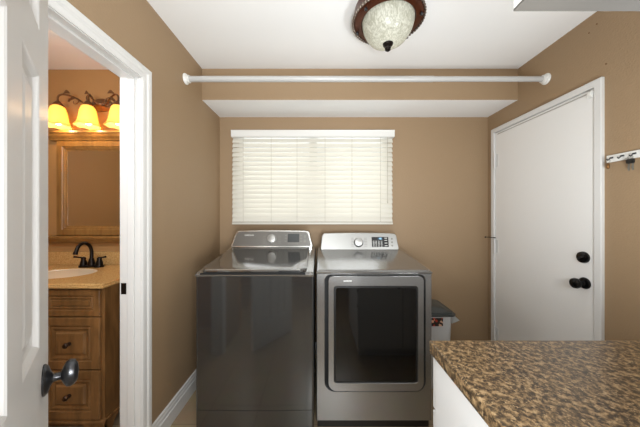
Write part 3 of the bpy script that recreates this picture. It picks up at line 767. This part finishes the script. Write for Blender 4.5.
# faucet
fa = thing('bathroom_faucet', 'dark bronze two-handle faucet with arched spout on the vanity top', 'faucet', (-1.715, 1.860, .8955))
fx, fy, fz = -1.715, 1.862, .896
f = B(); loft(f, [ob(fx-.088,fx+.088,fy-.028,fy+.028,.027,fz), ob(fx-.088,fx+.088,fy-.028,fy+.028,.027,fz+.010), ob(fx-.080,fx+.080,fy-.020,fy+.020,.019,fz+.016)]); part('base', f, BRZ, fa, True)
f = B(); lathe(f, [(.024,0),(.022,.02),(.016,.045),(.013,.055)], Matrix.Translation((fx,fy,fz+.012)), 20)
tube(f, bez([(fx,fy,fz+.06),(fx,fy,fz+.12),(fx,fy-.02,fz+.165),(fx,fy-.06,fz+.185),(fx,fy-.10,fz+.168),(fx,fy-.122,fz+.125)],6), [.0115]*31, 14)
lathe(f, [(.0125,0),(.0145,.006),(.0125,.02)], axis((fx,fy-.1245,fz+.112),(0,.2,1)), 16)
part('spout', f, BRZ, fa, True)
for s in (-1, 1):
    f = B(); lathe(f, [(.024,0),(.021,.022),(.014,.042),(.016,.05),(.013,.058),(.005,.064)], Matrix.Translation((fx+s*.060,fy,fz+.012)), 20)
    tube(f, [(fx+s*.060,fy,fz+.068),(fx+s*.085,fy-.006,fz+.072),(fx+s*.118,fy-.014,fz+.078)], [.007,.0055,.0075], 10); part('handle', f, BRZ, fa, True)
# mirror
mr = thing('mirror', 'honey wood framed mirror with crown and ledge above the vanity', 'mirror', (-1.72, BY1, 1.4))
mx0, mx1, mz0, mz1 = -2.058, -1.400, 1.125, 1.868
f = B(); F = lambda u, v, w: Vector((u, BY1-.001-w, v))
R4 = lambda a, wv: [F(mx0+a,mz0+a,wv),F(mx1-a,mz0+a,wv),F(mx1-a,mz1-a,wv),F(mx0+a,mz1-a,wv)]
loft(f, [R4(0,0),R4(0,.020),R4(.006,.028),R4(.045,.028),R4(.052,.022),R4(.058,.022),R4(.064,.014),R4(.074,.012),R4(.074,0)], False)
part('frame', f, MWOOD, mr)
f = bx(mx0+.062,mx1-.062,BY1-.010,BY1-.004,mz0+.062,mz1-.062); part('mirror_glass', f, MIRROR, mr)
f = B(); pr = [(BY1-.001,mz1+.001),(BY1-.030,mz1+.001),(BY1-.034,mz1+.012),(BY1-.048,mz1+.030),(BY1-.058,mz1+.048),(BY1-.068,mz1+.052),(BY1-.068,mz1+.068),(BY1-.001,mz1+.068)]
prism(f, pr, mx0-.05, mx1+.05); part('crown', f, MWOOD, mr)
f = B(); pr = [(BY1-.001,mz0-.001),(BY1-.085,mz0-.001),(BY1-.085,mz0-.016),(BY1-.074,mz0-.022),(BY1-.060,mz0-.040),(BY1-.038,mz0-.058),(BY1-.001,mz0-.060)]
prism(f, pr, mx0-.05, mx1+.05); part('ledge', f, MWOOD, mr)
# vanity light
vl = thing('vanity_light', 'three-shade vanity light with scrolled bronze arms above the mirror', 'wall light', (-1.72, BY1, 2.15))
f = B(); c = (-1.72, BY1-.001, 2.155)
loft(f, [[Vector((c[0]+a*math.cos(2*PI*i/28), c[1]-h, c[2]+b_*math.sin(2*PI*i/28))) for i in range(28)] for a,b_,h in ((.088,.052,0),(.088,.052,.006),(.078,.044,.014),(.045,.025,.022),(.018,.014,.040),(.004,.004,.044))])
part('backplate', f, VBR, vl, True)
SY_ = 1.840
for k in (-1,0,1):
    sx = -1.72 + k*.224
    f = B()
    if k:
        pts = [(-1.72+k*.02,BY1-.03,2.15),(-1.72+k*.07,BY1-.05,2.135),(-1.72+k*.13,BY1-.08,2.175),(-1.72+k*.19,SY_+.01,2.190),(sx,SY_,2.170),(sx,SY_,2.115)]
    else:
        pts = [(-1.72,BY1-.04,2.15),(-1.735,BY1-.06,2.17),(-1.735,BY1-.09,2.192),(-1.72,SY_+.01,2.185),(sx,SY_,2.160),(sx,SY_,2.115)]
    tube(f, bez(pts,6), .0062, 10)
    # scroll tendril and leaf
    base = Vector(pts[2]); s = k or .6
    sp = [base + Vector((s*.05*(1-t/14)*math.cos(t*.55), -.01, -.03+.035*(1-t/18)*math.sin(t*.55))) for t in range(13)]
    tube(f, sp, [.004*(1-t/20) for t in range(13)], 8)
    arm = part('arm', f, VBR, vl, True)
    f = B()
    for (lc, dx_, dz_) in ((Vector(pts[3])+Vector((0,-.004,.004)), -s*.05, .002),(Vector(pts[2])+Vector((0,-.006,-.004)), s*.045, -.028)):
        N = 10; top = []; bot = []
        rr = []
        for i in range(N+1):
            t = i/N; wd = .013*math.sin(PI*min(1,t*1.02))**.8+.0006
            p = lc + Vector((dx_*t, -.004*math.sin(PI*t), dz_*t + .012*math.sin(PI*t)))
            rr.append([p+Vector((0,-.0012,wd)), p+Vector((0,-.004,0)), p+Vector((0,-.0012,-wd)), p+Vector((0,.0018,0))])
        loft(f, rr)
    part('leaf', f, VBR, arm, True)
    f = B(); lathe(f, [(.012,2.135),(.018,2.128),(.030,2.112),(.034,2.100),(.033,2.098)], Matrix.Translation((sx,SY_,0)), 24); part('shade_holder', f, VBR, arm, True)
    f = B()
    lathe_prof = [(.030,2.100),(.041,2.086),(.049,2.060),(.054,2.025),(.059,1.992),(.068,1.964),(.082,1.946)]
    n_ = 40; rings = []
    for r0, h in lathe_prof:
        ruf = max(0,(r0-.066))*.18
        rings.append([Vector((sx+(r0+ruf*math.cos(8*2*PI*i/n_))*math.cos(2*PI*i/n_), SY_+(r0+ruf*math.cos(8*2*PI*i/n_))*math.sin(2*PI*i/n_), h+ruf*1.2*math.sin(8*2*PI*i/n_))) for i in range(n_)])
    inner = [[Vector((sx+(v.x-sx)*.95, SY_+(v.y-SY_)*.95, v.z)) for v in r0] for r0 in reversed(rings)]
    loft(f, rings+inner+[rings[0]], False)
    part('glass_shade', f, SHADE, vl, True, 'glowing amber glass shade')
    f = B(); lathe(f, [(.010,2.10),(.012,2.080),(.022,2.020),(.030,1.995),(.026,1.972),(.012,1.960),(0,1.958)], Matrix.Translation((sx,SY_,0)), 16)
    part('bulb', f, emis('bulb_glow', (255,228,170), 12), vl, True)
    L = bpy.data.lights.new('vanity_bulb_light', 'POINT'); L.energy = 1.1; L.color = (1,.66,.32); L.shadow_soft_size = .012
    lo = bpy.data.objects.new('vanity_bulb_light', L); C.objects.link(lo); lo.location = (sx, SY_, 1.945)

# ------------------------------------------------------------------ lights
def area(name, loc, rot, sx, sy, e, col):
    L = bpy.data.lights.new(name, 'AREA'); L.shape = 'RECTANGLE'; L.size = sx; L.size_y = sy; L.energy = e; L.color = col
    o = bpy.data.objects.new(name, L); C.objects.link(o); o.location = loc; o.rotation_euler = rot; return o
# added fill panel behind the camera, lights the room from the front
area('hall_fill', (-.3, -.6, 1.75), (PI/2,0,0), 2.0, 1.4, 36, (.94,.975,1))
# added fill beside the camera, aimed up and forward at ceiling and soffit
area('camera_fill', (.17, -.28, 1.02), (PI*.72,0,-.15), .40, .45, 36, (.93,.97,1))
area('counter_fill', (.95, .47, 1.20), (PI*.78,0,-.15),   .3, .3, 15, (.93,.97,1))  # second added fill, out of view above the counter, lifts the right wall
L = bpy.data.lights.new('bathroom_fill', 'POINT'); L.shadow_soft_size = .06; L.energy = 19; L.color = (.95,.98,1)  # added neutral fill inside the bathroom, no fixture
o = bpy.data.objects.new('bathroom_fill', L); C.objects.link(o); o.location = (-1.45, .80, 1.95)
# daylight on the laundry window
area('laundry_window_daylight', (-.055, YB+.45, 1.8), (-PI/2,0,0), 1.8, 1.2, 23, (.92,.96,1))
# ceiling lamp bulb (inside the bowl)
L = bpy.data.lights.new('ceiling_lamp_bulb', 'POINT'); L.energy = .42; L.color = (1,.97,.92); L.shadow_soft_size = .05
o = bpy.data.objects.new('ceiling_lamp_bulb', L); C.objects.link(o); o.location = (LX, LY, 2.31)
wd = bpy.data.worlds.new('sky'); bpy.context.scene.world = wd; wd.use_nodes = True
wd.node_tree.nodes['Background'].inputs[0].default_value = (.9,.95,1,1); wd.node_tree.nodes['Background'].inputs[1].default_value = 1.0

# ------------------------------------------------------------------ camera
cam = bpy.data.cameras.new('camera'); co = bpy.data.objects.new('camera', cam); C.objects.link(co)
co.location = (0,0,1.298); co.rotation_euler = (PI/2,0,0)
cam.sensor_width = 36; cam.lens = 247*36/640; cam.shift_x = 1/640; cam.clip_start = .01
bpy.context.scene.camera = co
sc = bpy.context.scene
sc.view_settings.view_transform = 'Standard'; sc.view_settings.look = 'None'; sc.view_settings.gamma = 1; sc.view_settings.use_curve_mapping = False
sc.view_settings.exposure = 0.0
